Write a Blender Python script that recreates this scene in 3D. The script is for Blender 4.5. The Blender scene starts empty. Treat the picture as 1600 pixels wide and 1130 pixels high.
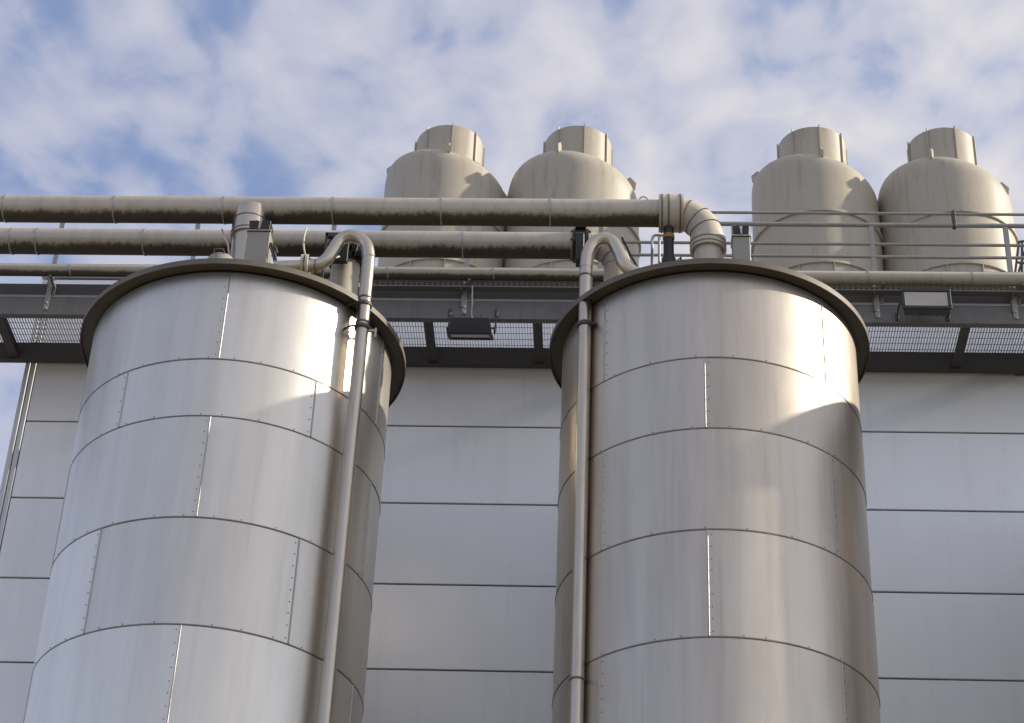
import bpy, math, random
from mathutils import Vector, Matrix
random.seed(7)
R_ = math.radians
scene = bpy.context.scene
col = scene.collection

# ------------------------------------------------------------------ camera
CAM_Z = 1.6
FPX, PITCH, ROLL, YAW = 3242.7128, 0.59367285, 0.04542189, 0.06157606
def cam_axes():
    cy, sy = math.cos(YAW), math.sin(YAW)
    right = Vector((cy, sy, 0)); fw = Vector((-sy, cy, 0)); up = Vector((0, 0, 1))
    cp, sp = math.cos(PITCH), math.sin(PITCH)
    fw2 = cp*fw + sp*up; up2 = -sp*fw + cp*up
    cr, sr = math.cos(ROLL), math.sin(ROLL)
    return cr*right + sr*up2, -sr*right + cr*up2, fw2
AR, AU, AF = cam_axes()
cam_data = bpy.data.cameras.new('camera')
cam = bpy.data.objects.new('camera', cam_data); col.objects.link(cam)
cam.matrix_world = Matrix(((AR.x, AU.x, -AF.x, 0), (AR.y, AU.y, -AF.y, 0), (AR.z, AU.z, -AF.z, CAM_Z), (0, 0, 0, 1)))
cam_data.sensor_fit = 'HORIZONTAL'; cam_data.sensor_width = 36.0
cam_data.lens = FPX/1600*36.0
cam_data.clip_start = 0.1; cam_data.clip_end = 5000
scene.camera = cam
def at(px, py, Y):
    """point on the vertical plane at distance Y seen at a photo pixel"""
    q = AR*((px-800)/FPX) + AU*(-(py-565)/FPX) + AF
    q = q*(Y/q.y)
    return Vector((q.x, q.y, q.z+CAM_Z))

# ------------------------------------------------------------------ world, sun, exposure
SKY_OFF = (9.5, 21.8, 3.3)
SUN_AZ, SUN_EL = 89.0, 25.0            # azimuth measured from the viewer's side (-Y) towards +X
SUN_DIR = (math.sin(R_(SUN_AZ))*math.cos(R_(SUN_EL)), -math.cos(R_(SUN_AZ))*math.cos(R_(SUN_EL)), math.sin(R_(SUN_EL)))
world = bpy.data.worlds.new('World'); scene.world = world; world.use_nodes = True
def build_world():
    nt = world.node_tree; N = nt.nodes; L = nt.links; N.clear()
    out = N.new('ShaderNodeOutputWorld'); bg = N.new('ShaderNodeBackground'); bg.inputs['Strength'].default_value = 0.14
    sky = N.new('ShaderNodeTexSky'); sky.sky_type = 'NISHITA'; sky.sun_disc = False
    sky.sun_elevation = R_(SUN_EL); sky.sun_rotation = R_(SUN_AZ)
    sky.altitude = 100; sky.air_density = 1.0; sky.dust_density = 0.0; sky.ozone_density = 6.0
    tc = N.new('ShaderNodeTexCoord'); sep = N.new('ShaderNodeSeparateXYZ'); L.new(tc.outputs['Generated'], sep.inputs[0])
    mx = N.new('ShaderNodeMath'); mx.operation = 'MAXIMUM'; mx.inputs[1].default_value = 0.10; L.new(sep.outputs['Z'], mx.inputs[0])
    dx = N.new('ShaderNodeMath'); dx.operation = 'DIVIDE'; L.new(sep.outputs['X'], dx.inputs[0]); L.new(mx.outputs[0], dx.inputs[1])
    dy = N.new('ShaderNodeMath'); dy.operation = 'DIVIDE'; L.new(sep.outputs['Y'], dy.inputs[0]); L.new(mx.outputs[0], dy.inputs[1])
    cmb = N.new('ShaderNodeCombineXYZ'); L.new(dx.outputs[0], cmb.inputs[0]); L.new(dy.outputs[0], cmb.inputs[1])
    mp = N.new('ShaderNodeMapping'); mp.inputs['Location'].default_value = SKY_OFF; mp.inputs['Rotation'].default_value = (0, 0, R_(25)); mp.inputs['Scale'].default_value = (1.0, 0.8, 1.0)
    L.new(cmb.outputs[0], mp.inputs[0])
    n1 = N.new('ShaderNodeTexNoise'); n1.inputs['Scale'].default_value = 16.0; n1.inputs['Detail'].default_value = 5; n1.inputs['Roughness'].default_value = 0.45; n1.inputs['Distortion'].default_value = 0.25
    n2 = N.new('ShaderNodeTexNoise'); n2.inputs['Scale'].default_value = 1.9; n2.inputs['Detail'].default_value = 3; n2.inputs['Roughness'].default_value = 0.5
    L.new(mp.outputs[0], n1.inputs['Vector']); L.new(mp.outputs[0], n2.inputs['Vector'])
    m2 = N.new('ShaderNodeMath'); m2.operation = 'MULTIPLY_ADD'; m2.inputs[1].default_value = 0.46; L.new(n2.outputs['Fac'], m2.inputs[0]); L.new(n1.outputs['Fac'], m2.inputs[2])
    rp = N.new('ShaderNodeValToRGB'); rp.color_ramp.interpolation = 'EASE'
    rp.color_ramp.elements[0].position = 0.52; rp.color_ramp.elements[0].color = (0.20, 0.20, 0.20, 1)
    rp.color_ramp.elements[1].position = 0.94; rp.color_ramp.elements[1].color = (1, 1, 1, 1)
    el = rp.color_ramp.elements.new(0.67); el.color = (0.60, 0.60, 0.60, 1); rp.color_ramp.interpolation = 'B_SPLINE'
    L.new(m2.outputs[0], rp.inputs[0])
    mix = N.new('ShaderNodeMixRGB'); L.new(rp.outputs[0], mix.inputs[0]); L.new(sky.outputs[0], mix.inputs[1])
    # clouds get brighter and warmer towards the sun
    vd = N.new('ShaderNodeVectorMath'); vd.operation = 'DOT_PRODUCT'; L.new(tc.outputs['Generated'], vd.inputs[0]); vd.inputs[1].default_value = SUN_DIR
    mr = N.new('ShaderNodeMapRange'); mr.interpolation_type = 'SMOOTHSTEP'; mr.inputs['From Min'].default_value = -0.2; mr.inputs['From Max'].default_value = 1.0; L.new(vd.outputs['Value'], mr.inputs[0])
    cc = N.new('ShaderNodeMixRGB'); L.new(mr.outputs[0], cc.inputs[0]); cc.inputs[1].default_value = (2.72, 2.76, 3.3, 1); cc.inputs[2].default_value = (4.9, 4.5, 4.1, 1)
    L.new(cc.outputs[0], mix.inputs[2])
    L.new(mix.outputs[0], bg.inputs[0]); L.new(bg.outputs[0], out.inputs[0])
build_world()
sun_d = bpy.data.lights.new('sun', 'SUN'); sun_d.energy = 3.6; sun_d.angle = R_(1.0); sun_d.color = (1.0, 0.91, 0.77)
sun = bpy.data.objects.new('sun', sun_d); col.objects.link(sun)
sdir = Vector(SUN_DIR)
sun.rotation_euler = sdir.to_track_quat('Z', 'Y').to_euler(); sun.location = sdir*60
scene.view_settings.view_transform = 'Standard'; scene.view_settings.look = 'None'
scene.cycles.caustics_reflective = False
scene.view_settings.exposure = 0.60; scene.view_settings.gamma = 1.0; scene.view_settings.use_curve_mapping = False

# ------------------------------------------------------------------ materials
def new_mat(name):
    m = bpy.data.materials.new(name); m.use_nodes = True
    nt = m.node_tree; b = nt.nodes['Principled BSDF']
    return m, nt, b
def mix_rgb(nt, fac, a, b, mode='MIX'):
    n = nt.nodes.new('ShaderNodeMixRGB'); n.blend_type = mode
    for i, v in ((0, fac), (1, a), (2, b)):
        if hasattr(v, 'is_output'): nt.links.new(v, n.inputs[i])
        elif i == 0: n.inputs[0].default_value = v
        else: n.inputs[i].default_value = (*v, 1) if len(v) == 3 else v
    return n.outputs[0]
def noise(nt, scale, detail=4, rough=0.55, stretch=None, coord='Object', dist=0.0):
    tc = nt.nodes.new('ShaderNodeTexCoord'); mp = nt.nodes.new('ShaderNodeMapping')
    nt.links.new(tc.outputs[coord], mp.inputs[0])
    if stretch: mp.inputs['Scale'].default_value = stretch
    n = nt.nodes.new('ShaderNodeTexNoise'); n.inputs['Scale'].default_value = scale; n.inputs['Detail'].default_value = detail
    n.inputs['Roughness'].default_value = rough; n.inputs['Distortion'].default_value = dist
    nt.links.new(mp.outputs[0], n.inputs['Vector'])
    return n.outputs['Fac']
def ramp(nt, fac, stops):
    r = nt.nodes.new('ShaderNodeValToRGB'); e = r.color_ramp.elements
    while len(e) < len(stops): e.new(0.5)
    for k, (p, c) in enumerate(stops):
        e[k].position = p; e[k].color = (c, c, c, 1) if not hasattr(c, '__len__') else (*c, 1)
    nt.links.new(fac, r.inputs[0]); return r.outputs[0]
def bump(nt, b, height, strength, dist):
    n = nt.nodes.new('ShaderNodeBump'); n.inputs['Strength'].default_value = strength; n.inputs['Distance'].default_value = dist
    nt.links.new(height, n.inputs['Height']); nt.links.new(n.outputs[0], b.inputs['Normal'])
def math_n(nt, op, a, b=None, c=None):
    n = nt.nodes.new('ShaderNodeMath'); n.operation = op
    for i, v in enumerate((a, b, c)):
        if v is None: continue
        if hasattr(v, 'is_output'): nt.links.new(v, n.inputs[i])
        else: n.inputs[i].default_value = v
    return n.outputs[0]

def steel_sheet_mat(name, ca, cb, amt):
    m, nt, b = new_mat(name)
    oi = nt.nodes.new('ShaderNodeObjectInfo')
    base = mix_rgb(nt, oi.outputs['Random'], ca, cb)
    st = ramp(nt, noise(nt, 2.2, 6, 0.6, (2.2, 2.2, 0.16)), [(0.42, 0.0), (0.72, 1.0)])
    base = mix_rgb(nt, math_n(nt, 'MULTIPLY', st, amt), base, (0.36, 0.32, 0.28))
    blot = ramp(nt, noise(nt, 1.1, 5, 0.6), [(0.35, 0.0), (0.75, 1.0)])
    base = mix_rgb(nt, math_n(nt, 'MULTIPLY', blot, 0.10), base, (0.72, 0.68, 0.62))
    runs = ramp(nt, noise(nt, 1.3, 5, 0.6, (5.5, 5.5, 0.28)), [(0.60, 0.0), (0.78, 1.0)])
    base = mix_rgb(nt, math_n(nt, 'MULTIPLY', runs, amt*0.9), base, (0.30, 0.26, 0.21))
    scuff = ramp(nt, noise(nt, 7.0, 8, 0.72, None, 'Object', 1.2), [(0.60, 0.0), (0.72, 1.0)])
    base = mix_rgb(nt, math_n(nt, 'MULTIPLY', scuff, 0.10), base, (0.40, 0.37, 0.33))
    nt.links.new(base, b.inputs['Base Color'])
    b.inputs['Metallic'].default_value = 1.0
    rr = math_n(nt, 'MULTIPLY_ADD', noise(nt, 3.0, 5, 0.6, (1, 1, 0.4)), 0.14, 0.33)
    rr = math_n(nt, 'MULTIPLY_ADD', scuff, 0.05, rr)
    nt.links.new(rr, b.inputs['Roughness'])
    big = noise(nt, 0.9, 2, 0.45, (1, 1, 1.3)); fine = noise(nt, 160, 2, 0.5, (1, 1, 0.06))
    h = math_n(nt, 'MULTIPLY_ADD', fine, 0.002, big)
    h = math_n(nt, 'MULTIPLY_ADD', noise(nt, 3.2, 2, 0.4, (1, 1, 0.8)), 0.16, h)
    bump(nt, b, h, 0.45, 0.03)
    return m
def painted_mat(name, c1, c2, rough=0.45, streak=(0.30, 0.24, 0.17), amt=0.35, metallic=0.0, sc=3.0):
    m, nt, b = new_mat(name)
    base = mix_rgb(nt, noise(nt, sc, 5, 0.6), c1, c2)
    s = ramp(nt, noise(nt, 5.0, 6, 0.65, (2.0, 2.0, 0.18)), [(0.52, 0.0), (0.78, 1.0)])
    base = mix_rgb(nt, math_n(nt, 'MULTIPLY', s, amt), base, streak)
    nt.links.new(base, b.inputs['Base Color'])
    b.inputs['Metallic'].default_value = metallic
    nt.links.new(math_n(nt, 'MULTIPLY_ADD', noise(nt, 8, 4), 0.2, rough-0.1), b.inputs['Roughness'])
    bump(nt, b, noise(nt, 40, 4), 0.12, 0.004)
    return m
def grimy_pipe_mat(name, c1, c2, lvl=-0.66, metallic=0.0, rough=0.5):
    """cladding with a ragged black crust of dirt along the underside of the run"""
    m, nt, b = new_mat(name)
    base = mix_rgb(nt, noise(nt, 2.5, 5, 0.6), c1, c2)
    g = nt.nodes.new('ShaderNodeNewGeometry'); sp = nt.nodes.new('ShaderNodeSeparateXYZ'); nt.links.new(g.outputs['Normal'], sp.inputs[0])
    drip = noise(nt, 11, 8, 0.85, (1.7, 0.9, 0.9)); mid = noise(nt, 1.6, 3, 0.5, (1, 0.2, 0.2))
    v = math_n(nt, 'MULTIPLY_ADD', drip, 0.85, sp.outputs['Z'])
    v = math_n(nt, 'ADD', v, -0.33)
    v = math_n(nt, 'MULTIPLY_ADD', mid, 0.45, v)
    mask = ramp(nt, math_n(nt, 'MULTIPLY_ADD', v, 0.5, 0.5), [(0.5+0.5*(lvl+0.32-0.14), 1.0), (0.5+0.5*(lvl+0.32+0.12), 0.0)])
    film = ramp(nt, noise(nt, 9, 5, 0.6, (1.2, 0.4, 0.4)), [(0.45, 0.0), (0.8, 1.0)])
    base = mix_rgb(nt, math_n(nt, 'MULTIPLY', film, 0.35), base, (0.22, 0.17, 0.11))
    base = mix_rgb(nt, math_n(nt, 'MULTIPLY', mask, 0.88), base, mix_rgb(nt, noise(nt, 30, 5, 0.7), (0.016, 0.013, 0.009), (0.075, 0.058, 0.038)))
    nt.links.new(base, b.inputs['Base Color']); b.inputs['Metallic'].default_value = metallic
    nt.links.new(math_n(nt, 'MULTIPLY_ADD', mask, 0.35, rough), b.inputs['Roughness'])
    bump(nt, b, noise(nt, 55, 4), 0.12, 0.003)
    return m
def plain_mat(name, c, rough=0.5, metallic=0.0, var=0.15, sc=12):
    m, nt, b = new_mat(name)
    lo = tuple(v*(1-var) for v in c); hi = tuple(min(1, v*(1+var)) for v in c)
    nt.links.new(mix_rgb(nt, noise(nt, sc, 5, 0.6), lo, hi), b.inputs['Base Color'])
    b.inputs['Metallic'].default_value = metallic
    nt.links.new(math_n(nt, 'MULTIPLY_ADD', noise(nt, 20, 4), 0.2, rough-0.1), b.inputs['Roughness'])
    return m
def wall_mat():
    m, nt, b = new_mat('wall_panel_coating')
    oi = nt.nodes.new('ShaderNodeObjectInfo')
    base = mix_rgb(nt, oi.outputs['Random'], (0.88, 0.88, 0.885), (0.92, 0.92, 0.925))
    d = ramp(nt, noise(nt, 0.8, 6, 0.6, (1, 1, 0.5)), [(0.4, 0.0), (0.8, 1.0)])
    base = mix_rgb(nt, math_n(nt, 'MULTIPLY', d, 0.14), base, (0.60, 0.57, 0.54))
    dr_ = ramp(nt, noise(nt, 1.6, 6, 0.65, (4.0, 4.0, 0.35)), [(0.52, 0.0), (0.80, 1.0)])
    base = mix_rgb(nt, math_n(nt, 'MULTIPLY', dr_, 0.13), base, (0.42, 0.39, 0.36))
    nt.links.new(base, b.inputs['Base Color'])
    b.inputs['Metallic'].default_value = 0.45
    nt.links.new(math_n(nt, 'MULTIPLY_ADD', noise(nt, 2, 4), 0.1, 0.53), b.inputs['Roughness'])
    bump(nt, b, noise(nt, 0.7, 2, 0.4), 0.04, 0.02)
    return m
M = {
 'steel': steel_sheet_mat('steel_sheet', (0.64, 0.595, 0.52), (0.77, 0.72, 0.635), 0.24),
 'steel_warm': steel_sheet_mat('weathered_steel_sheet', (0.50, 0.44, 0.36), (0.62, 0.545, 0.455), 0.50),
 'core': plain_mat('dark_joint', (0.06, 0.055, 0.05), 0.7),
 'bead': plain_mat('bright_steel_trim', (0.42, 0.40, 0.375), 0.52, 1.0, 0.08),
 'rivet': plain_mat('dull_rivet', (0.25, 0.23, 0.21), 0.5, 0.8),
 'rim': painted_mat('rim_paint', (0.125, 0.105, 0.08), (0.175, 0.15, 0.115), 0.55, (0.08, 0.065, 0.05), 0.5),
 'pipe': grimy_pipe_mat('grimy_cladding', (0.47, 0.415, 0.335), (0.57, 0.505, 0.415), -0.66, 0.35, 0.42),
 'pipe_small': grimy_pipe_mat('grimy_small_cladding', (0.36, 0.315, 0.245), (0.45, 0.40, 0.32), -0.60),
 'clean_pipe': painted_mat('cream_cladding', (0.49, 0.435, 0.35), (0.56, 0.50, 0.41), 0.42, (0.33, 0.24, 0.15), 0.4),
 'inox': painted_mat('stainless_pipe', (0.50, 0.435, 0.35), (0.58, 0.51, 0.415), 0.32, (0.30, 0.24, 0.17), 0.45, 1.0),
 'silo': painted_mat('silo_paint', (0.405, 0.36, 0.285), (0.46, 0.41, 0.33), 0.48, (0.22, 0.15, 0.085), 0.55),
 'galv': painted_mat('galvanised', (0.15, 0.143, 0.132), (0.22, 0.21, 0.195), 0.6, (0.08, 0.068, 0.055), 0.4, 0.2, 9.0),
 'box': painted_mat('grey_box_paint', (0.27, 0.255, 0.225), (0.33, 0.31, 0.275), 0.5),
 'dark': plain_mat('dark_steel', (0.085, 0.08, 0.075), 0.6, 0.2),
 'rail': painted_mat('rail_steel', (0.30, 0.29, 0.27), (0.38, 0.365, 0.34), 0.5, (0.2, 0.14, 0.1), 0.4, 0.4),
 'black': plain_mat('black_plastic', (0.018, 0.018, 0.018), 0.45),
 'rust': plain_mat('orange_label', (0.38, 0.17, 0.05), 0.6),
 'cable': plain_mat('pale_cable', (0.55, 0.52, 0.46), 0.5),
 'wall': wall_mat(),
 'trim': plain_mat('white_trim', (0.66, 0.66, 0.67), 0.4, 0.2, 0.05),
 'ground': plain_mat('concrete_yard', (0.22, 0.20, 0.17), 0.85, 0.0, 0.25, 0.6),
 'roofing': plain_mat('roof_membrane', (0.30, 0.29, 0.28), 0.8),
}
def glass_mat():
    m, nt, b = new_mat('lamp_glass')
    nt.links.new(mix_rgb(nt, noise(nt, 6, 4), (0.36, 0.33, 0.27), (0.44, 0.41, 0.34)), b.inputs['Base Color'])
    b.inputs['Roughness'].default_value = 0.12; b.inputs['Coat Weight'].default_value = 0.6; b.inputs['Metallic'].default_value = 0.4
    return m
M['glass'] = glass_mat()

# ------------------------------------------------------------------ mesh helpers
class MB:
    def __init__(s): s.v = []; s.f = []
    def add(s, vs, fs):
        o = len(s.v); s.v += [tuple(v) for v in vs]; s.f += [tuple(i+o for i in f) for f in fs]; return s
    def box(s, lo, hi, mat=None):
        x0, y0, z0 = lo; x1, y1, z1 = hi
        vs = [Vector(p) for p in ((x0,y0,z0),(x1,y0,z0),(x1,y1,z0),(x0,y1,z0),(x0,y0,z1),(x1,y0,z1),(x1,y1,z1),(x0,y1,z1))]
        if mat is not None: vs = [mat @ v for v in vs]
        return s.add(vs, [(0,3,2,1),(4,5,6,7),(0,1,5,4),(1,2,6,5),(2,3,7,6),(3,0,4,7)])
    def bevbox(s, lo, hi, b=0.006, mat=None):
        """box with chamfered edges"""
        import bmesh
        bm = bmesh.new(); bmesh.ops.create_cube(bm, size=1.0)
        c = [(l+h)/2 for l, h in zip(lo, hi)]; d = [h-l for l, h in zip(lo, hi)]
        for v in bm.verts: v.co = Vector((c[0]+v.co.x*d[0], c[1]+v.co.y*d[1], c[2]+v.co.z*d[2]))
        bmesh.ops.bevel(bm, geom=bm.edges[:], offset=min(b, min(d)*0.4), segments=1, affect='EDGES')
        bm.verts.index_update()
        vs = [v.co.copy() for v in bm.verts]; fs = [[v.index for v in f.verts] for f in bm.faces]; bm.free()
        if mat is not None: vs = [mat @ v for v in vs]
        return s.add(vs, fs)
    def tube(s, pts, r, n=16, cap=True, closed=False):
        pts = [Vector(p) for p in pts]; K = len(pts)
        rad = r if hasattr(r, '__len__') else [r]*K
        tang = []
        for i in range(K):
            if closed: t = pts[(i+1) % K]-pts[i-1]
            else: t = pts[min(i+1, K-1)]-pts[max(i-1, 0)]
            tang.append(t.normalized())
        u = tang[0].orthogonal().normalized(); vs = []
        for i in range(K):
            u = (u - tang[i]*u.dot(tang[i])).normalized(); w = tang[i].cross(u)
            for k in range(n):
                a = 2*math.pi*k/n; vs.append(pts[i] + (u*math.cos(a)+w*math.sin(a))*rad[i])
        fs = []
        for i in range(K if closed else K-1):
            j = (i+1) % K
            for k in range(n):
                l = (k+1) % n; fs.append((i*n+k, i*n+l, j*n+l, j*n+k))
        if cap and not closed: fs += [tuple(reversed(range(n))), tuple((K-1)*n+k for k in range(n))]
        return s.add(vs, fs)
    def lathe(s, prof, n=48, c=(0, 0), closed=False):
        """prof: (radius, z) list turned about the vertical through c"""
        K = len(prof); vs = []; fs = []
        for r, z in prof:
            for k in range(n):
                a = 2*math.pi*k/n; vs.append((c[0]+r*math.sin(a), c[1]-r*math.cos(a), z))
        for i in range(K if closed else K-1):
            j = (i+1) % K
            for k in range(n):
                l = (k+1) % n; fs.append((i*n+k, i*n+l, j*n+l, j*n+k))
        return s.add(vs, fs)
    def ring_x(s, x0, x1, ro, ri, y, z, n=32):
        """short hollow band round an X-running pipe"""
        vs = []; fs = []
        for x, r in ((x0, ri), (x0, ro), (x1, ro), (x1, ri)):
            for k in range(n):
                a = 2*math.pi*k/n; vs.append((x, y+r*math.cos(a), z+r*math.sin(a)))
        for i in range(4):
            j = (i+1) % 4
            for k in range(n):
                l = (k+1) % n; fs.append((i*n+k, j*n+k, j*n+l, i*n+l))
        return s.add(vs, fs)
    def dome(s, p, nrm, r):
        nrm = Vector(nrm).normalized(); u = nrm.orthogonal().normalized(); w = nrm.cross(u); p = Vector(p); vs = []
        for rr, h in ((1.0, 0.0), (0.7, 0.55)):
            for k in range(6):
                a = math.pi*k/3; vs.append(p + (u*math.cos(a)+w*math.sin(a))*r*rr + nrm*r*h)
        fs = [(k, (k+1) % 6, 6+(k+1) % 6, 6+k) for k in range(6)] + [tuple(range(6, 12))]
        return s.add(vs, fs)
    def build(s, name, mat, parent=None, smooth=40, kind=None):
        me = bpy.data.meshes.new(name); me.from_pydata(s.v, [], s.f); me.update()
        if smooth:
            me.polygons.foreach_set('use_smooth', [True]*len(me.polygons)); me.set_sharp_from_angle(angle=R_(smooth))
        me.materials.append(mat)
        o = bpy.data.objects.new(name, me); col.objects.link(o)
        if parent is not None:
            o.parent = parent; o.matrix_parent_inverse = parent.matrix_basis.inverted()
        if kind: o['kind'] = kind
        return o
def tag(o, label, cat, group=None):
    o['label'] = label; o['category'] = cat
    if group: o['group'] = group
    return o
def thing(name, loc, label, cat, group=None):
    o = bpy.data.objects.new(name, None); col.objects.link(o); o.location = loc; o.empty_display_size = 0.3
    return tag(o, label, cat, group)
def copy_tree(o, parent=None):
    c = o.copy(); col.objects.link(c)
    if parent is not None: c.parent = parent; c.matrix_parent_inverse = o.matrix_parent_inverse.copy()
    for ch in [x for x in bpy.data.objects if x.parent == o]: copy_tree(ch, c)
    return c
def arc(c, r, a0, a1, n, ax1, ax2):
    c = Vector(c); ax1 = Vector(ax1); ax2 = Vector(ax2)
    return [c + ax1*(r*math.cos(a0+(a1-a0)*k/n)) + ax2*(r*math.sin(a0+(a1-a0)*k/n)) for k in range(n+1)]

# ------------------------------------------------------------------ ground
g = MB(); g.add([(-900,-900,0),(900,-900,0),(900,900,0),(-900,900,0)], [(0,1,2,3)])
o = g.build('ground', M['ground'], None, 0); o['kind'] = 'structure'

# ------------------------------------------------------------------ building behind
YW = 20.85; XL, XR = -7.24, 16.0
SEAM0, PITCHZ = 14.757, 1.061
bld = thing('factory_building', (4, 26, 0), 'tall factory hall clad in pale grey horizontal metal panels behind the tanks', 'building')
b = MB(); b.box((XL+0.05, YW+0.05, 0), (XR, YW+13, 16.80)); b.build('wall_core', M['core'], bld, 0)
ztops = [SEAM0 + PITCHZ*k for k in range(2, -14, -1)]
XJ = 8.6
for k in range(len(ztops)-1):
    z1 = ztops[k]; z0 = max(0.05, ztops[k+1])
    if z1 < 0.2: break
    for x0, x1 in ((XL+0.13, XJ), (XJ, XR)):
        p = MB(); p.bevbox((x0+0.006, YW, z0+0.009), (x1-0.006, YW+0.06, z1-0.009), 0.006); p.build('wall_panel', M['wall'], bld, 30)
p = MB(); p.bevbox((XL-0.01, YW-0.012, 0), (XL+0.055, YW+0.10, 16.86), 0.008); p.bevbox((XL+0.065, YW-0.006, 0), (XL+0.125, YW+0.05, 16.86), 0.006); p.build('corner_trim', M['trim'], bld, 30)
p = MB(); p.bevbox((XL-0.03, YW-0.03, 16.89), (XR, YW+0.35, 16.94), 0.008); p.build('coping', M['trim'], bld, 30)
p = MB(); p.box((XL+0.06, YW+0.30, 16.80), (XR, YW+13, 16.86)); p.build('roof', M['roofing'], bld, 0)
p = MB(); p.box((XL, YW+0.11, 0), (XL+0.05, YW+13, 16.84)); p.build('side_cladding', M['wall'], bld, 0)

# ------------------------------------------------------------------ the tanks
RIMZ = 13.67
def make_tank(cx, cy, R, rings, nsheet, off_even, off_odd, side, label, steel):
    t = thing('steel_tank', (cx, cy, 0), label, 'tank', 'sheet steel tanks in a row')
    step = rings[2]-rings[3]
    zs = [RIMZ-0.02] + list(rings)
    while zs[-1] > 0.9: zs.append(zs[-1]-step)
    zs[-1] = 0.02
    c = MB(); c.lathe([(R-0.012, 0.0), (R-0.012, RIMZ-0.01)], 96, (cx, cy)); c.build('shell_core', M['core'], t)
    riv = MB(); span = 360/nsheet
    def P(r, phi, z): return Vector((cx+r*math.sin(phi), cy-r*math.cos(phi), z))
    for i in range(len(zs)-1):
        z1, z0 = zs[i]-0.006, zs[i+1]+0.006
        off = off_even if i % 2 == 0 else off_odd
        for k in range(nsheet):
            a0 = R_(off+span*k)+0.003; a1 = R_(off+span*(k+1))-0.003; n = max(20, int(span/3))
            dr = random.uniform(-0.001, 0.0015); vs = []; fs = []
            prof = ((-0.010, z0), (-0.003, z0), (0.0, z0+0.004), (0.0, z1-0.004), (-0.003, z1), (-0.010, z1))
            for j in range(n+1):
                a = a0+(a1-a0)*j/n
                for q, (d, z) in enumerate(prof): vs.append(P(R+dr+d, a, z))
            for j in range(n):
                for q in range(5): fs.append((j*6+q, (j+1)*6+q, (j+1)*6+q+1, j*6+q+1))
            s = MB(); s.add(vs, fs); sh = s.build('sheet', M[steel], t, 25)
            # half-round cover strip on the vertical joint, rivets beside it
            phi = R_(off+span*k); w = 0.008/R; b = MB(); vs = []; fs = []
            cs = [(-1.0, -0.002), (-0.8, 0.004), (-0.3, 0.0075), (0.3, 0.0075), (0.8, 0.004), (1.0, -0.002)]
            for z in (z0+0.004, z1-0.004):
                for u, h in cs: vs.append(P(R+0.0015+h, phi+u*w, z))
            for q in range(5): fs.append((q, q+1, 6+q+1, 6+q))
            b.add(vs, fs); b.build('joint_strip', M['bead'], sh, 60)
            nr = max(4, int((z1-z0)/0.115))
            for j in range(nr):
                z = z0+0.05+(z1-z0-0.10)*j/(nr-1)+random.uniform(-0.006, 0.006); pa = phi+side*0.034/R
                riv.dome(P(R+0.001, pa, z), (math.sin(pa), -math.cos(pa), 0), 0.0072)
            for j in range(6):
                pa = phi+R_(span)*(j+0.5+random.uniform(-0.3, 0.3))/6
                riv.dome(P(R+0.001, pa, z0+0.016), (math.sin(pa), -math.cos(pa), 0), 0.0072)
        if i+1 < len(zs)-1:   # thin dark bead on the horizontal joint
            b = MB(); pts = [P(R-0.001, 2*math.pi*j/96, zs[i+1]) for j in range(96)]
            b.tube(pts, 0.0075, 6, closed=True); b.build('joint_bead', M['rivet'], t, 60)
    riv.build('rivets', M['rivet'], t, 0, 'stuff')
    ro = R*1.0935
    rim = MB(); rim.lathe([(R-0.02, RIMZ+0.01), (ro-0.012, RIMZ), (ro-0.012, RIMZ-0.028), (ro, RIMZ-0.028), (ro, RIMZ+0.035), (ro-0.03, RIMZ+0.045), (R-0.02, RIMZ+0.05)], 128, (cx, cy), True)
    rim.build('rim', M['rim'], t, 30)
    rf = MB(); rf.lathe([(R-0.02, RIMZ+0.045), (0.4, RIMZ+0.14), (0.001, RIMZ+0.15)], 64, (cx, cy)); rf.build('roof', M['rim'], t, 30)
    return t
LC = (-3.9106, 17.8457, 1.5505); RC = (0.9284, 17.7188, 1.5)
tankL = make_tank(*LC, [12.613, 11.967, 10.875, 9.791], 5, 3.6, -31.9, -1, 'bluish silver sheet steel tank on the left with a downpipe on its right flank', 'steel')
tankR = make_tank(*RC, [12.641, 11.854, 10.786, 9.722], 4, -45.0, -4.4, 1, 'warm silver sheet steel tank on the right with a downpipe on its left flank', 'steel_warm')
tankF = copy_tree(tankR); tankF.location.x += 5.0
tankF['label'] = 'third sheet steel tank standing just beyond the right edge of the picture'

# ------------------------------------------------------------------ insulated pipes over the tanks
def run_pipe(root, x0, x1, y, z, r, joints, mat, band=True, clean_from=99):
    xs = [x0] + [j for j in joints if x0 < j < x1] + [x1]
    for a, b_ in zip(xs[:-1], xs[1:]):
        m = MB(); n = max(2, int((b_-a)/0.3)); dz = random.uniform(-0.002, 0.002)
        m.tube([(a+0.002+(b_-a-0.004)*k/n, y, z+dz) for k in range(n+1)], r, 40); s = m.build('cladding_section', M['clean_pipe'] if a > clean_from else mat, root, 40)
        if band and b_ < x1:
            m = MB(); m.ring_x(b_-0.008, b_+0.008, r+0.006, r-0.004, y, z); m.build('band', M['bead'], s, 30)
YA, ZA, RA = 17.3, 15.205, 0.147
pA = thing('insulated_pipe', (-4, YA, RIMZ), 'thick grimy insulated pipe running above both tanks and elbowing down into the right one', 'pipe', 'insulated pipes over the tanks')
XA_end = at(1031, 340, YA).x
jA = [at(x, 325+x*0.019, YA).x for x in (-160, 10, 181, 351, 521, 690, 860)]
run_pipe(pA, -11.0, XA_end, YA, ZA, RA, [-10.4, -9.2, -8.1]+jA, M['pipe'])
xs0, xs1 = XA_end, at(1067, 342, YA).x
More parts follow.
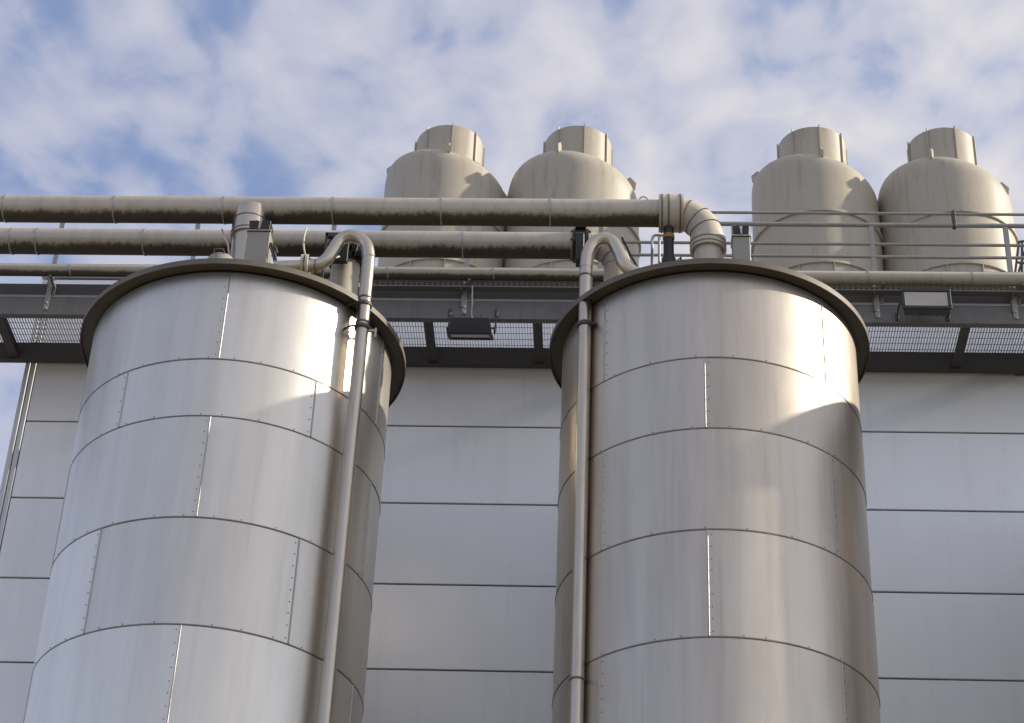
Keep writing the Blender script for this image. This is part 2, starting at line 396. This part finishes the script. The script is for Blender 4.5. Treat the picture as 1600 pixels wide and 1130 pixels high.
m = MB(); m.ring_x(xs0-0.01, xs1, 0.203, 0.10, YA, ZA, 40); sl = m.build('sleeve', M['clean_pipe'], pA, 30)
for x in (xs0+0.02, xs0+0.09, xs1-0.03):
    m = MB(); m.ring_x(x-0.008, x+0.008, 0.209, 0.199, YA, ZA, 40); m.build('strap', M['rust' if False else 'rim'], sl, 30)
def mitred_elbow(root, c, rb, r, nseg, sgn, mat):
    """mitred 90 degree bend from an X run down to a vertical, c = bend centre"""
    for k in range(nseg):
        a0 = math.pi/2*(1-k/nseg); a1 = math.pi/2*(1-(k+1)/nseg); e = 0.012
        pts = arc(c, rb, a0-e, a1+e, 3, (sgn, 0, 0), (0, 0, 1))
        m = MB(); m.tube(pts, [r*1.0, r*1.005, r*1.005, r*1.0], 36); s = m.build('elbow_segment', mat, root, 40)
        pts = arc(c, rb, a1-e, a1+e, 1, (sgn, 0, 0), (0, 0, 1)); m = MB(); m.tube(pts, r+0.006, 36); m.build('band', M['rim'], s, 30)
XN = 0.925; rb = 0.36
mitred_elbow(pA, (XN-rb, YA, ZA-rb), rb, 0.168, 4, 1, M['clean_pipe'])
if XN-rb > xs1:
    m = MB(); m.tube([(xs1-0.01, YA, ZA), (XN-rb+0.005, YA, ZA)], 0.168, 36); m.build('cladding_section', M['clean_pipe'], pA, 40)
def nozzle(root, x, y, ztop, zmid, rs, rp, mat):
    m = MB(); m.lathe([(rs-0.03, zmid-0.005), (rs, zmid-0.005), (rs, ztop), (rs-0.03, ztop)], 40, (x, y), True); s = m.build('nozzle_sleeve', mat, root, 30)
    m = MB()
    for zz in (zmid+0.03, zmid+(ztop-zmid)*0.55): m.lathe([(rs-0.004, zz-0.006), (rs+0.004, zz-0.006), (rs+0.004, zz+0.006), (rs-0.004, zz+0.006)], 40, (x, y), True)
    m.build('strap', M['rim'], s, 30)
    m = MB(); m.lathe([(rp, RIMZ+0.05), (rp, zmid+0.1)], 40, (x, y)); m.build('nozzle_pipe', mat, root, 30)
    m = MB(); m.lathe([(rp+0.005, RIMZ+0.05), (rp+0.10, RIMZ+0.05), (rp+0.10, RIMZ+0.14), (rp+0.005, RIMZ+0.14)], 32, (x, y), True); m.build('flange', M['rim'], root, 30)
nozzle(pA, XN, YA, ZA-rb+0.02, 14.70, 0.188, 0.150, M['clean_pipe'])
XNL = at(388, 371, YA).x
nozzle(pA, XNL, YA, ZA-0.02, 14.835, 0.188, 0.165, M['inox'])

YB, ZB = 18.1, 15.377
pB = thing('insulated_pipe', (-4, YB, RIMZ), 'lower thick grimy insulated pipe behind the top one, ending at a black valve', 'pipe', 'insulated pipes over the tanks')
XB = at(893, 384, YB).x
jB = [at(x, 377+x*0.008, YB).x for x in (20, 60, 227, 395, 560, 724)]
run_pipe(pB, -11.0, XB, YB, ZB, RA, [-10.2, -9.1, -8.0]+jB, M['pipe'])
m = MB(); m.ring_x(XB-0.004, XB+0.012, RA+0.012, 0.02, YB, ZB, 40); m.build('end_cap', M['clean_pipe'], pB, 30)
XB2 = -0.015; rbb = 0.30
mitred_elbow(pB, (XB2-rbb, YB, ZB-rbb), rbb, 0.145, 3, 1, M['clean_pipe'])
m = MB(); m.lathe([(0.15, RIMZ+0.05), (0.15, ZB-rbb+0.01)], 36, (XB2, YB)); m.build('nozzle_pipe', M['clean_pipe'], pB, 30)
XB1 = at(539, 430, YB).x
m = MB(); m.lathe([(0.158, RIMZ+0.05), (0.158, 15.09), (0.05, 15.10)], 36, (XB1, YB)); m.build('nozzle_pipe', M['clean_pipe'], pB, 30)
m = MB(); m.lathe([(0.10, 15.09), (0.10, ZB-0.1)], 24, (XB1, YB)); m.build('neck', M['inox'], pB, 30)

def valve(x, y, z, axis, label, size=1.0):
    v = thing('valve', (x, y, z), label, 'valve', 'black valves on the pipes')
    rot = Matrix.Translation((x, y, z)) @ (Matrix.Rotation(R_(90), 4, 'Y') if axis == 'x' else Matrix.Identity(4))
    def cyl(r, z0, z1, name, mat, n=28):
        m = MB(); m.lathe([(0.001, z0), (r, z0), (r, z1), (0.001, z1)], n); m.v = [tuple(rot @ Vector(p)) for p in m.v]; return m.build(name, mat, v, 30)
    s = size
    cyl(0.19*s, -0.085, -0.055, 'flange', M['black']); cyl(0.15*s, -0.052, 0.052, 'body', M['black']); cyl(0.19*s, 0.055, 0.085, 'flange', M['black'])
    for k in range(8):
        a = k*math.pi/4+0.2; m = MB(); m.tube([rot @ Vector((0.168*s*math.cos(a), 0.168*s*math.sin(a), -0.11)), rot @ Vector((0.168*s*math.cos(a), 0.168*s*math.sin(a), 0.11))], 0.011, 6); m.build('bolt', M['rim'], v, 30)
    return v
v1 = valve(XB+0.10, YB, ZB, 'x', 'black flanged valve at the end of the lower insulated pipe')
m = MB(); m.bevbox((XB+0.055, YB-0.30, ZB-0.42), (XB+0.145, YB-0.16, ZB-0.05), 0.01); m.build('actuator', M['black'], v1, 30)
m = MB(); m.bevbox((XB+0.04, YB-0.26, ZB+0.10), (XB+0.16, YB-0.12, ZB+0.20), 0.01); m.build('gearbox', M['black'], v1, 30)
v2 = valve(XB1, YB, 15.16, 'z', 'black flanged valve on top of the short nozzle behind the left swan-neck pipe')
m = MB(); m.bevbox((XB1+0.10, YB-0.22, 15.10), (XB1+0.24, YB-0.08, 15.32), 0.012); m.build('actuator', M['black'], v2, 30)
for k in range(3):
    m = MB(); m.tube([(XB1+0.02+0.05*k, YB-0.2, 15.06), (XB1+0.05+0.05*k, YB-0.24, 15.22), (XB1+0.13+0.03*k, YB-0.2, 15.33-0.05*k)], 0.009, 6); m.build('hose', M['black'], v2, 60)
v3 = thing('valve', ((xs0+xs1)/2, YA, ZA-0.235), 'black actuator with orange bands hanging under the sleeve of the top pipe', 'valve', 'black valves on the pipes')
xv = (xs0+xs1)/2-0.03
m = MB(); m.lathe([(0.001, 14.20), (0.062, 14.20), (0.062, 14.42), (0.075, 14.44), (0.075, 14.60), (0.055, 14.62), (0.055, ZA-0.20), (0.001, ZA-0.20)], 20, (xv, YA)); m.build('body', M['black'], v3, 30)
m = MB(); m.lathe([(0.053, 14.86), (0.062, 14.86), (0.062, 14.91), (0.053, 14.91)], 20, (xv, YA), True); m.build('orange_band', M['rust'], v3, 30)
m = MB(); m.tube([(xv+0.05, YA-0.05, 14.5), (xv+0.12, YA-0.06, 14.58), (xv+0.15, YA-0.04, 14.42), (xv+0.18, YA, 14.25)], 0.014, 8); m.build('hose', M['black'], v3, 60)
m = MB(); m.lathe([(0.03, RIMZ+0.05), (0.03, 14.22)], 12, (xv, YA)); m.build('stem', M['black'], v3, 30)

# frame with orange plate beside the left swan-neck
fr = thing('bracket_stand', (-2.95, 17.6, RIMZ), 'thin black bracket frame with an orange plate behind the left swan-neck pipe', 'frame')
fa = at(511, 364, 17.75); fb = at(546, 364, 17.75)
for x in (fa.x, ):
    m = MB(); m.box((x-0.012, 17.74, RIMZ+0.1), (x+0.012, 17.764, fa.z)); m.build('upright', M['dark'], fr, 0)
m = MB(); m.box((fa.x-0.012, 17.74, fa.z-0.05), (fb.x, 17.80, fa.z)); m.build('crossbar', M['dark'], fr, 0)
m = MB(); m.bevbox((fa.x+0.03, 17.78, fa.z-0.20), (fa.x+0.17, 17.80, fa.z-0.055), 0.004); m.build('orange_plate', M['rust'], fr, 0)
m = MB(); m.bevbox((fa.x+0.015, 17.805, fa.z-0.34), (fa.x+0.24, 17.86, fa.z-0.05), 0.006); m.build('back_plate', M['black'], fr, 0)

def louvre_box(x, y, z0, z1, w, label):
    t = thing('vent_box', (x, y, RIMZ), label, 'vent box', 'vent boxes beside the pipe nozzles')
    m = MB(); m.bevbox((x-w/2, y-0.10, z0), (x+w/2, y+0.10, z1), 0.006); m.build('body', M['box'], t, 30)
    m = MB(); m.bevbox((x-w/2-0.012, y-0.115, z1+0.002), (x+w/2+0.012, y+0.11, z1+0.018), 0.004); m.build('lid', M['inox'], t, 30)
    h = 0.12
    for s in (-1, 1):
        m = MB(); rot = Matrix.Translation((x+s*w*0.235, y-0.02, z1+0.02)) @ Matrix.Rotation(R_(s*4), 4, 'Y')
        m.bevbox((-w*0.205, -0.09, 0), (w*0.205, 0.09, h), 0.004, rot); m.build('flap', M['black'], t, 30)
    m = MB(); m.box((x-0.008, y-0.125, z1+0.02), (x+0.008, y-0.11, z1+h)); m.build('divider', M['inox'], t, 0)
    m = MB(); m.box((x-w*0.3, y-0.06, RIMZ+0.06), (x+w*0.3, y+0.06, z0)); m.build('foot', M['galv'], t, 0)
    return t
q = at(407, 371, 17.08); louvre_box(q.x, 17.08, q.z-0.55, q.z, 0.24, 'grey vent box with black flaps beside the left nozzle')
q = at(1156, 379, 17.2); louvre_box(q.x+0.01, 17.2, q.z-0.55, q.z, 0.18, 'grey vent box with black flaps beside the right nozzle')

# ------------------------------------------------------------------ swan-neck pipes and downpipes
def smooth_path(pts, n=8):
    pts = [Vector(p) for p in pts]; out = []
    for i in range(len(pts)-1):
        p0 = pts[max(i-1, 0)]; p1 = pts[i]; p2 = pts[i+1]; p3 = pts[min(i+2, len(pts)-1)]
        for k in range(n):
            t = k/n; out.append(0.5*((2*p1)+(p2-p0)*t+(2*p0-5*p1+4*p2-p3)*t*t+(3*p1-p0-3*p2+p3)*t**3))
    out.append(pts[-1]); return out
RD = 0.067
def downpipe(c, r, phi, neck, label, side, joints, extra=None):
    a = R_(phi); x = c[0]+r*math.sin(a); y = c[1]-r*math.cos(a)
    t = thing('downpipe', (x, y, 0), label, 'pipe', 'swan-neck downpipes on the tanks')
    zt = neck[0][2]
    zs = [0.0] + joints + [zt]
    for z0, z1 in zip(zs[:-1], zs[1:]):
        m = MB(); m.tube([(x, y, z0+0.002), (x, y, (z0+z1)/2), (x, y, z1-0.002)], RD-0.002, 32); m.build('pipe_section', M['inox'], t, 40)
    for z in joints:
        m = MB(); m.lathe([(RD-0.004, z-0.012), (RD+0.006, z-0.008), (RD+0.006, z+0.008), (RD-0.004, z+0.012)], 32, (x, y)); m.build('joint', M['rim'], t, 40)
    pts = smooth_path([(x, y, zt)] + [(p[0], p[1], p[2]) for p in neck[1:]], 7)
    m = MB(); m.tube(pts, RD, 32); m.build('swan_neck', M['inox'], t, 40)
    return t, x, y
yl = LC[1]-1.70*math.cos(R_(53.4)); nl = []
xl = LC[0]+1.70*math.sin(R_(53.4))
pl = [(577, 404), (574, 384), (563, 373), (548, 369), (533, 375), (522, 391), (511, 406), (497, 414), (478, 416), (430, 418)]
neck = []
for p in pl: q = at(p[0], p[1], yl); neck.append([q.x, q.y, q.z])
dxl = xl-neck[0][0]
print('left downpipe offset', dxl)
for q in neck: q[0] += dxl
dl, dxx, dyy = downpipe(LC, 1.70, 53.4, neck, 'stainless downpipe with an S-shaped swan neck on the left tank', 1, [3.0, 6.0, 13.42, 13.72])
fx = [p for p in neck][8]
m = MB(); m.ring_x(fx[0]-0.035, fx[0]-0.010, 0.122, 0.05, yl, fx[2], 24); m.ring_x(fx[0]+0.010, fx[0]+0.035, 0.122, 0.05, yl, fx[2], 24); m.build('flange', M['clean_pipe'], dl, 30)
m = MB(); m.ring_x(fx[0]+0.10, fx[0]+0.115, 0.076, 0.06, yl, fx[2], 24); m.build('weld_ring', M['rim'], dl, 30)
yr = RC[1]-1.572*math.cos(R_(-53.2)); xr = RC[0]+1.572*math.sin(R_(-53.2))
pr = [(916, 420), (919, 396), (928, 380), (944, 373), (958, 379), (967, 394), (975, 412), (988, 424), (1020, 436)]
neck = []
for p in pr: q = at(p[0], p[1], yr); neck.append([q.x, q.y, q.z])
dxr = xr-neck[0][0]
print('right downpipe offset', dxr)
for q in neck: q[0] += dxr
dr, dxx2, dyy2 = downpipe(RC, 1.572, -53.2, neck, 'stainless downpipe with an arched swan neck passing through the rim of the right tank', -1, [3.0, 6.2, 9.55, 13.40, 13.98])
# clamps to the shell
def clamp(t, c, x, y, z, R):
    d = Vector((x-c[0], y-c[1], 0)).normalized()
    m = MB(); m.lathe([(RD-0.002, z-0.018), (RD+0.012, z-0.018), (RD+0.012, z+0.018), (RD-0.002, z+0.018)], 28, (x, y), True); cl = m.build('clamp', M['dark'], t, 30)
    p = Vector((x, y, z)); tg = Vector((-d.y, d.x, 0))
    for s in (-1, 1):
        m = MB(); m.tube([p+tg*s*(RD+0.005)-d*0.02, p+tg*s*(RD+0.03)-d*0.06, p+tg*s*(RD+0.03)-d*(Vector((x-c[0], y-c[1], 0)).length-R+0.01)], 0.012, 8); m.build('clamp_arm', M['dark'], cl, 40)
clamp(dl, LC, dxx, dyy, 13.36, LC[2]); clamp(dl, LC, dxx, dyy, 13.64, LC[2]); clamp(dl, LC, dxx, dyy, 8.0, LC[2])
clamp(dr, RC, dxx2, dyy2, 13.38, RC[2]); clamp(dr, RC, dxx2, dyy2, 8.0, RC[2])
m = MB(); m.box((dxx+0.065, dyy-0.01, 13.32), (dxx+0.135, dyy+0.01, 13.345)); m.box((dxx+0.13, dyy-0.012, 13.25), (dxx+0.15, dyy+0.012, 13.36)); m.build('clamp_bolt', M['clean_pipe'], dl, 0)

# ------------------------------------------------------------------ catwalk
CX0, CX1 = -10.5, 15.0
YF, YR = 19.75, 20.70
ZG = 15.80; ZB_ = 15.553
cw = thing('catwalk', (1, 20.2, ZB_), 'galvanised catwalk with open grating floor running along the factory wall behind the tanks', 'catwalk')
def channel(y, s, name, mat):
    m = MB(); x0, x1 = CX0, CX1
    m.box((x0, y, ZB_), (x1, y+s*0.010, ZG)); m.box((x0, y+s*0.010, ZB_+0.001), (x1, y+s*0.085, ZB_+0.014)); m.box((x0, y+s*0.010, ZG-0.014), (x1, y+s*0.085, ZG-0.001))
    return m.build(name, mat, cw, 0)
channel(YF, 1, 'front_channel', M['galv']); channel(YR, 1, 'rear_channel', M['dark'])
for x in (-9.2, at(5, 530, 20.2).x, at(672, 530, 20.2).x, at(841, 530, 20.2).x, at(1502, 530, 20.2).x, at(1502, 530, 20.2).x+1.3, 9.0, 10.3, 13.5, -6.05, -3.9, 0.7, 2.4):
    m = MB(); m.box((x-0.055, YF+0.012, ZB_+0.03), (x+0.055, YR-0.002, ZB_+0.042)); m.box((x-0.005, YF+0.012, ZB_+0.042), (x+0.005, YR-0.002, ZG-0.016)); m.build('cross_beam', M['dark'], cw, 0)
gr = MB()
x = CX0
while x < CX1:
    gr.box((x, YF+0.012, ZG-0.001+0.001), (x+0.004, YR+0.08, ZG+0.027)); x += 0.0335
for k in range(8):
    y = YF+0.06+k*0.125; gr.box((CX0, y, ZG+0.022), (CX1, y+0.005, ZG+0.027))
gr.build('grating', M['galv'], cw, 0, 'stuff')
m = MB(); m.box((CX0, YF-0.004, ZG+0.001), (CX1, YF+0.010, ZG+0.034)); m.build('edge_bar', M['rail'], cw, 0)
m = MB(); m.box((CX0, YF+0.05, ZG+0.05), (CX1, YF+0.058, ZG+0.235)); m.build('toe_board', M['dark'], cw, 0)
for k in range(6):   # brackets to the wall
    x = CX0+2.1+k*4.4; m = MB(); m.box((x-0.05, YR+0.086, ZB_+0.02), (x+0.05, YW+0.002, ZG-0.02)); m.build('wall_bracket', M['dark'], cw, 0)
posts = [-10.03, -8.40, -6.764, -5.10, -3.44, -1.805, -0.22, 1.367, 3.0, 4.586, 6.2, 7.8, 9.4, 11.0, 12.6]
ZH = 16.98
for x in posts:
    m = MB(); m.box((x-0.028, YF-0.014, ZB_+0.06), (x+0.028, YF-0.006, ZH-0.01)); m.box((x-0.028, YF-0.006, ZG+0.05), (x-0.020, YF+0.034, ZH-0.01))
    po = m.build('railing_post', M['rail'], cw, 0)
    for z in (ZB_+0.085, ZB_+0.16):
        m = MB(); m.dome((x, YF-0.014, z), (0, -1, 0), 0.02); m.build('bolt', M['bead'], po, 0)
for z, r, nm in ((ZH, 0.028, 'handrail'), (16.69, 0.019, 'middle_rail'), (16.505, 0.019, 'middle_rail'), (16.285, 0.011, 'lower_rail')):
    m = MB(); m.tube([(CX0+k*(CX1-CX0)/30, YF, z+random.uniform(-0.002, 0.002)) for k in range(31)], r, 14); m.build(nm, M['rail'], cw, 60)

# conduit clipped above the handrail
cd = thing('conduit', (6, YF, 17.15), 'thin steel conduit running just above the catwalk handrail on the right', 'conduit')
m = MB(); m.tube([(1.05+k*0.5, YF, 17.153) for k in range(27)], 0.018, 12); m.build('tube', M['rail'], cd, 60)
for px in (1490,):
    xq = at(px, 343, YF).x; m = MB(); m.bevbox((xq-0.02, YF-0.035, 16.94), (xq+0.02, YF+0.03, 17.19), 0.004); m.build('clip', M['dark'], cd, 30)
m = MB(); m.box((8.0, YF-0.02, 16.94), (8.04, YF+0.02, 17.18)); m.build('clip', M['dark'], cd, 0)

# ---- small pipe along the catwalk
YC, ZC, RCp = 19.52, 16.03, 0.073
pC = thing('slim_pipe', (1, YC, ZC-RCp), 'slim cream clad pipe running along the front of the catwalk', 'pipe')
jC = [at(x, 420+x*0.011, YC).x for x in (112, 245, 607, 772, 1000, 1356, 1518)]
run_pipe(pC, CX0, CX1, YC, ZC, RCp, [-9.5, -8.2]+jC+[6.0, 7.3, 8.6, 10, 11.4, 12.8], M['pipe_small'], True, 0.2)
for x in posts:
    m = MB(); m.box((x+0.045, YC-0.02, ZC-RCp-0.03), (x+0.075, YF-0.001, ZC-RCp-0.003)); m.box((x+0.045, YF-0.012, ZG+0.02), (x+0.075, YF-0.002, ZC-RCp-0.03)); m.build('support', M['galv'], pC, 0)

# ---- cable tray
ct = thing('cable_tray', (1, 19.62, 15.94), 'perforated galvanised cable tray under the slim pipe', 'cable tray')
m = MB(); ty = 19.60; z0, z1 = 15.905, 16.000
x = -2.9
def tray_side(xa, xb):
    for za, zb in ((z0, z0+0.018), (z0+0.041, z0+0.054), (z0+0.077, z1)): m.box((xa, ty, za), (xb, ty+0.003, zb))
    k = 0; x = xa
    while x < xb:
        m.box((x, ty+0.0005, z0+0.018), (x+0.022, ty+0.0025, z0+0.041)); m.box((x+0.03, ty+0.0005, z0+0.054), (x+0.052, ty+0.0025, z0+0.077)); x += 0.062
tray_side(-3.0, CX1)
m.build('perforated_side', M['rail'], ct, 0, 'stuff')
for k in range(3):
    m = MB(); m.tube([(-3.0+j*0.6, ty+0.025+0.022*k, z0+0.03+0.022*k+random.uniform(-0.004, 0.004)) for j in range(31)], 0.017, 8); m.build('cable_run', M['black'], ct, 60)
m = MB(); m.box((-3.0, ty+0.003, z0), (CX1, ty+0.10, z0+0.004)); m.build('tray_floor', M['galv'], ct, 0)
for x in posts[4:]:
    m = MB(); m.box((x-0.045, ty+0.01, z0-0.03), (x-0.032, YF-0.016, z0-0.002)); m.box((x-0.045, YF-0.03, 15.70), (x-0.032, YF-0.002, z0-0.03)); m.build('tray_bracket', M['galv'], ct, 0)

# ------------------------------------------------------------------ floodlights
def floodlight(c, tilt, w, h, label):
    t = thing('floodlight', c, label, 'floodlight', 'floodlights on the catwalk')
    rot = Matrix.Translation(c) @ Matrix.Rotation(R_(tilt), 4, 'X')
    d = 0.16; W, H = w/2, h/2
    m = MB(); a, bb = (W, H), (W*0.86, H*0.66)
    vs = [(s*a[0], -0.02, u*a[1]) for s, u in ((-1,-1),(1,-1),(1,1),(-1,1))] + [(s*bb[0], d, u*bb[1]) for s, u in ((-1,-1),(1,-1),(1,1),(-1,1))]
    m.add([rot @ Vector(v) for v in vs], [(0,1,2,3),(7,6,5,4),(0,4,5,1),(1,5,6,2),(2,6,7,3),(3,7,4,0)]); m.build('housing', M['black'], t, 0)
    m = MB()
    for lo, hi in (((-W-0.01,-0.045,H-0.03),(W+0.01,-0.015,H+0.012)), ((-W-0.01,-0.045,-H-0.012),(W+0.01,-0.015,-H+0.03)), ((-W-0.01,-0.044,-H+0.03),(-W+0.03,-0.016,H-0.03)), ((W-0.03,-0.044,-H+0.03),(W+0.01,-0.016,H-0.03))): m.bevbox(lo, hi, 0.005, rot)
    m.build('frame', M['black'], t, 30)
    m = MB(); m.box((-W+0.025, -0.032, -H+0.025), (W-0.025, -0.024, H-0.025), rot); m.build('glass', M['glass'], t, 0)
    for k in range(7):
        m = MB(); x = -W*0.75+k*W*0.25; m.bevbox((x-0.004, d-0.01, -H*0.6), (x+0.004, d+0.035, H*0.6), 0.002, rot); m.build('cooling_fin', M['black'], t, 0)
    m = MB(); ya = YF-0.016; c = Vector(c)
    for s in (-1, 1):
        p0 = rot @ Vector((s*(W+0.022), 0.06, 0)); m.tube([rot @ Vector((s*(W-0.02), 0.06, 0)), p0, (p0.x, (p0.y+ya)/2, p0.z+0.02), (p0.x, ya, 15.62)], 0.011, 8)
        m.bevbox((p0.x-0.02, ya-0.008, 15.58), (p0.x+0.02, ya+0.012, 15.68), 0.003)
    m.build('bracket', M['dark'], t, 40)
    return t
ca = at(735, 521, 19.5); floodlight((ca.x, 19.5, ca.z), 112, 0.50, 0.30, 'black floodlight hanging below the catwalk between the two tanks, face down')
cb = at(1447, 470, 19.42); floodlight((cb.x, 19.42, cb.z), -4, 0.54, 0.27, 'black floodlight with pale glass facing out from the catwalk on the right')

# ------------------------------------------------------------------ roof silos
def silo(X, p, zs, zt, lug0, label, fin0, bulge=0.0):
    Y = 25.0; R = 0.955; zb = 16.86
    t = thing('roof_silo', (X, Y, zb), label, 'silo', 'cream silos on the roof')
    c = (X, Y); H = zt-zs; prof = [(R, zb), (R, 18.0), (R, zs)]
    for k in range(1, 15):
        u = k/15*0.985; prof.append((R*(1-u**p)**(1/p), zs+u*H))
    prof = [q for q in prof if q[0] > 0.47]; prof.append((0.47, prof[-1][1]+0.02))
    m = MB(); m.lathe(prof, 72, c)
    def hood(v):          # the top slopes down to the right; the flank towards the neighbour bellies out
        x, y, z = v; f = min(1, max(0, (z-20.7)/0.9)); f = f*f*(3-2*f); e = min(1, max(0, (22.0-z)/0.7))
        u = (x-X)/R
        return (x - (bulge*e*max(0, -u)**2 if bulge else 0), y, z - 0.20*u*f)
    m.v = [hood(v) for v in m.v]; m.build('body', M['silo'], t, 30)
    for z in (20.60, 19.66):
        m = MB(); m.lathe([(R-0.005, z-0.03), (R+0.035, z-0.03), (R+0.035, z+0.012), (R-0.005, z+0.012)], 72, c, True); m.build('stiffening_ring', M['silo'], t, 30)
    for k in range(12):
        a = k*math.pi/6+fin0; m = MB(); rot = Matrix.Translation((X, Y, 0)) @ Matrix.Rotation(a, 4, 'Z')
        m.box((-0.006, -(R+0.035), 18.9), (0.006, -(R-0.005), 19.628), rot); m.build('stiffener', M['silo'], t, 0)
    ct_, rc = 22.56, 0.52
    m = MB(); m.lathe([(rc, prof[-1][1]-0.10), (rc, ct_), (rc-0.012, ct_+0.003), (rc-0.012, prof[-1][1]-0.1)], 64, c); co = m.build('collar', M['silo'], t, 30)
    m = MB(); m.lathe([(0.001, ct_-0.05), (rc-0.013, ct_-0.05)], 48, c); m.build('collar_lid', M['dark'], co, 30)
    m = MB(); m.lathe([(rc-0.002, zt-0.035), (rc+0.05, zt-0.035), (rc+0.05, zt-0.015), (rc-0.002, zt-0.015)], 64, c, True); m.build('collar_flange', M['rim'], co, 30)
    for k in range(8):
        a = k*math.pi/4+fin0; rot = Matrix.Translation((X, Y, 0)) @ Matrix.Rotation(a, 4, 'Z'); m = MB()
        m.box((-0.007, -(rc+0.03), zt-0.012), (0.007, -(rc-0.002), ct_+0.03), rot); m.build('fin', M['silo'], co, 0)
    for k in range(4):
        a = k*math.pi/2+lug0; rot = Matrix.Translation((X, Y, 0)) @ Matrix.Rotation(a, 4, 'Z'); m = MB()
        r0 = 0.86; zl = zs+H*(1-(r0/R)**p)**(1/p)
        vs = [(s, -r, z) for s in (-0.012, 0.012) for r, z in ((0.80, zl-0.10), (0.94, zl-0.06), (0.955, zl+0.05), (0.86, zl+0.17), (0.81, zl+0.15))]
        m.add([hood(rot @ Vector(v)) for v in vs], [(0,1,2,3,4),(9,8,7,6,5)]+[(i, 5+i, 5+(i+1) % 5, (i+1) % 5) for i in range(5)]); m.build('lifting_lug', M['silo'], t, 0)
    return t
silo(-2.67, 4.4, 21.31, 21.88, 0.10, 'leftmost cream silo on the roof, with a ribbed round collar', 0.15)
silo(-0.66, 3.2, 21.35, 21.94, -0.30, 'second cream silo from the left on the roof, with rust streaks below its collar', 0.20, 0.12)
silo(2.97, 4.4, 21.27, 21.82, 0.05, 'third cream silo from the left on the roof, behind the handrail', 0.12)
silo(4.96, 3.2, 21.27, 21.86, -0.35, 'rightmost cream silo on the roof, behind the handrail', 0.25, 0.09)

# ------------------------------------------------------------------ small things
def cable(pts, r, label, mat='cable'):
    m = MB(); m.tube(smooth_path(pts, 6), r, 8); o = m.build('cable', M[mat], None, 60); tag(o, label, 'cable', 'loose cables on the tank roofs'); return o
cable([at(479, 356, 17.9), at(475, 372, 17.8), at(475, 390, 17.7), at(482, 404, 17.6), at(508, 406, 17.6), at(530, 401, 17.8)], 0.011, 'pale cable looping down between the upper pipe and the left swan neck')
cable([at(347, 358, 17.5), at(350, 370, 17.2), at(356, 382, 17.15), at(358, 400, 17.15), at(360, 425, 17.15)], 0.010, 'pale cable hanging left of the left nozzle')
cable([at(972, 372, 17.4), at(980, 388, 17.3), at(988, 404, 17.2), at(1000, 425, 17.2)], 0.012, 'dark cable following the right swan neck down', 'black')
cable([at(995, 316, 19), at(1003, 308, 19), at(1011, 310, 19), at(1018, 322, 19)], 0.009, 'thin pale cable loop standing above the top pipe left of its sleeve')
cable([at(738, 446, 19.58), at(738, 470, 19.6), at(737, 492, 19.66), at(741, 503, 19.6), at(746, 508, 19.5)], 0.008, 'thin pale cable dropping from the cable tray to the floodlight between the tanks')

hc = at(346, 404, 16.85)
hatch = thing('roof_hatch', (hc.x, 16.85, RIMZ), 'small rounded hatch lid showing over the left tank rim beside the nozzle', 'hatch')
m = MB(); m.lathe([(0.15, RIMZ+0.06), (0.15, hc.z-0.06), (0.13, hc.z-0.02), (0.08, hc.z), (0.001, hc.z+0.006)], 32, (hc.x, 16.85)); m.build('lid', M['box'], hatch, 40)
m = MB(); m.tube([(hc.x-0.05, 16.72, hc.z-0.03), (hc.x-0.05, 16.68, hc.z-0.01), (hc.x+0.05, 16.68, hc.z-0.01), (hc.x+0.05, 16.72, hc.z-0.03)], 0.008, 8); m.build('handle', M['dark'], hatch, 60)

lv = at(426, 400, 17.0)
lever = thing('latch_lever', (lv.x, 17.0, RIMZ), 'dark latch levers just right of the left vent box', 'lever')
for pa, pb in (((419, 376), (431, 418)), ((424, 380), (433, 414)), ((428, 384), (433, 396))):
    a_, b_ = at(*pa, 17.0), at(*pb, 17.0); m = MB(); m.tube([a_, (a_+b_)/2+Vector((0.008, -0.01, 0)), b_], 0.012, 8); m.build('bar', M['dark'], lever, 60)
m = MB(); m.box((lv.x-0.02, 16.98, RIMZ+0.05), (lv.x+0.06, 17.02, at(433, 414, 17.0).z)); m.build('base', M['dark'], lever, 0)

bt = at(1019, 395, 19.3)
tub = thing('bent_tube', (bt.x, 19.3, ZG), 'small bent steel tube loop in front of the handrail beside the black actuator', 'tube')
m = MB(); m.tube(smooth_path([(at(1019, 400, 19.3).x, 19.74, at(1019, 400, 19.3).z-0.02), at(1019, 392, 19.3), at(1019, 375, 19.3), at(1023, 368, 19.3), at(1034, 368, 19.3), at(1049, 369, 19.3)], 6), 0.016, 10); m.build('loop', M['rail'], tub, 60)
m = MB(); q0 = at(1030, 371, 19.3); m.tube([(q0.x, 19.3, q0.z), (q0.x, 19.3, ZG+0.26)], 0.016, 10); m.build('stem', M['rail'], tub, 60)

af = at(1594, 400, 22.0)
afr = thing('lattice_frame', (af.x, 22.0, 16.94), 'small dark lattice frame on the roof at the far right edge', 'frame')
for pa, pb in (((1586, 428), (1592, 378)), ((1592, 378), (1606, 376)), ((1592, 424), (1606, 378)), ((1588, 410), (1606, 412)), ((1597, 378), (1597, 428)), ((1606, 376), (1612, 428))):
    m = MB(); m.tube([at(*pa, 22.0), at(*pb, 22.0)], 0.016, 8); m.build('bar', M['dark'], afr, 60)
m = MB(); z_ = at(1597, 427, 22.0); m.box((z_.x-0.03, 21.97, 16.86), (z_.x+0.03, 22.03, z_.z)); m.build('post', M['dark'], afr, 0)
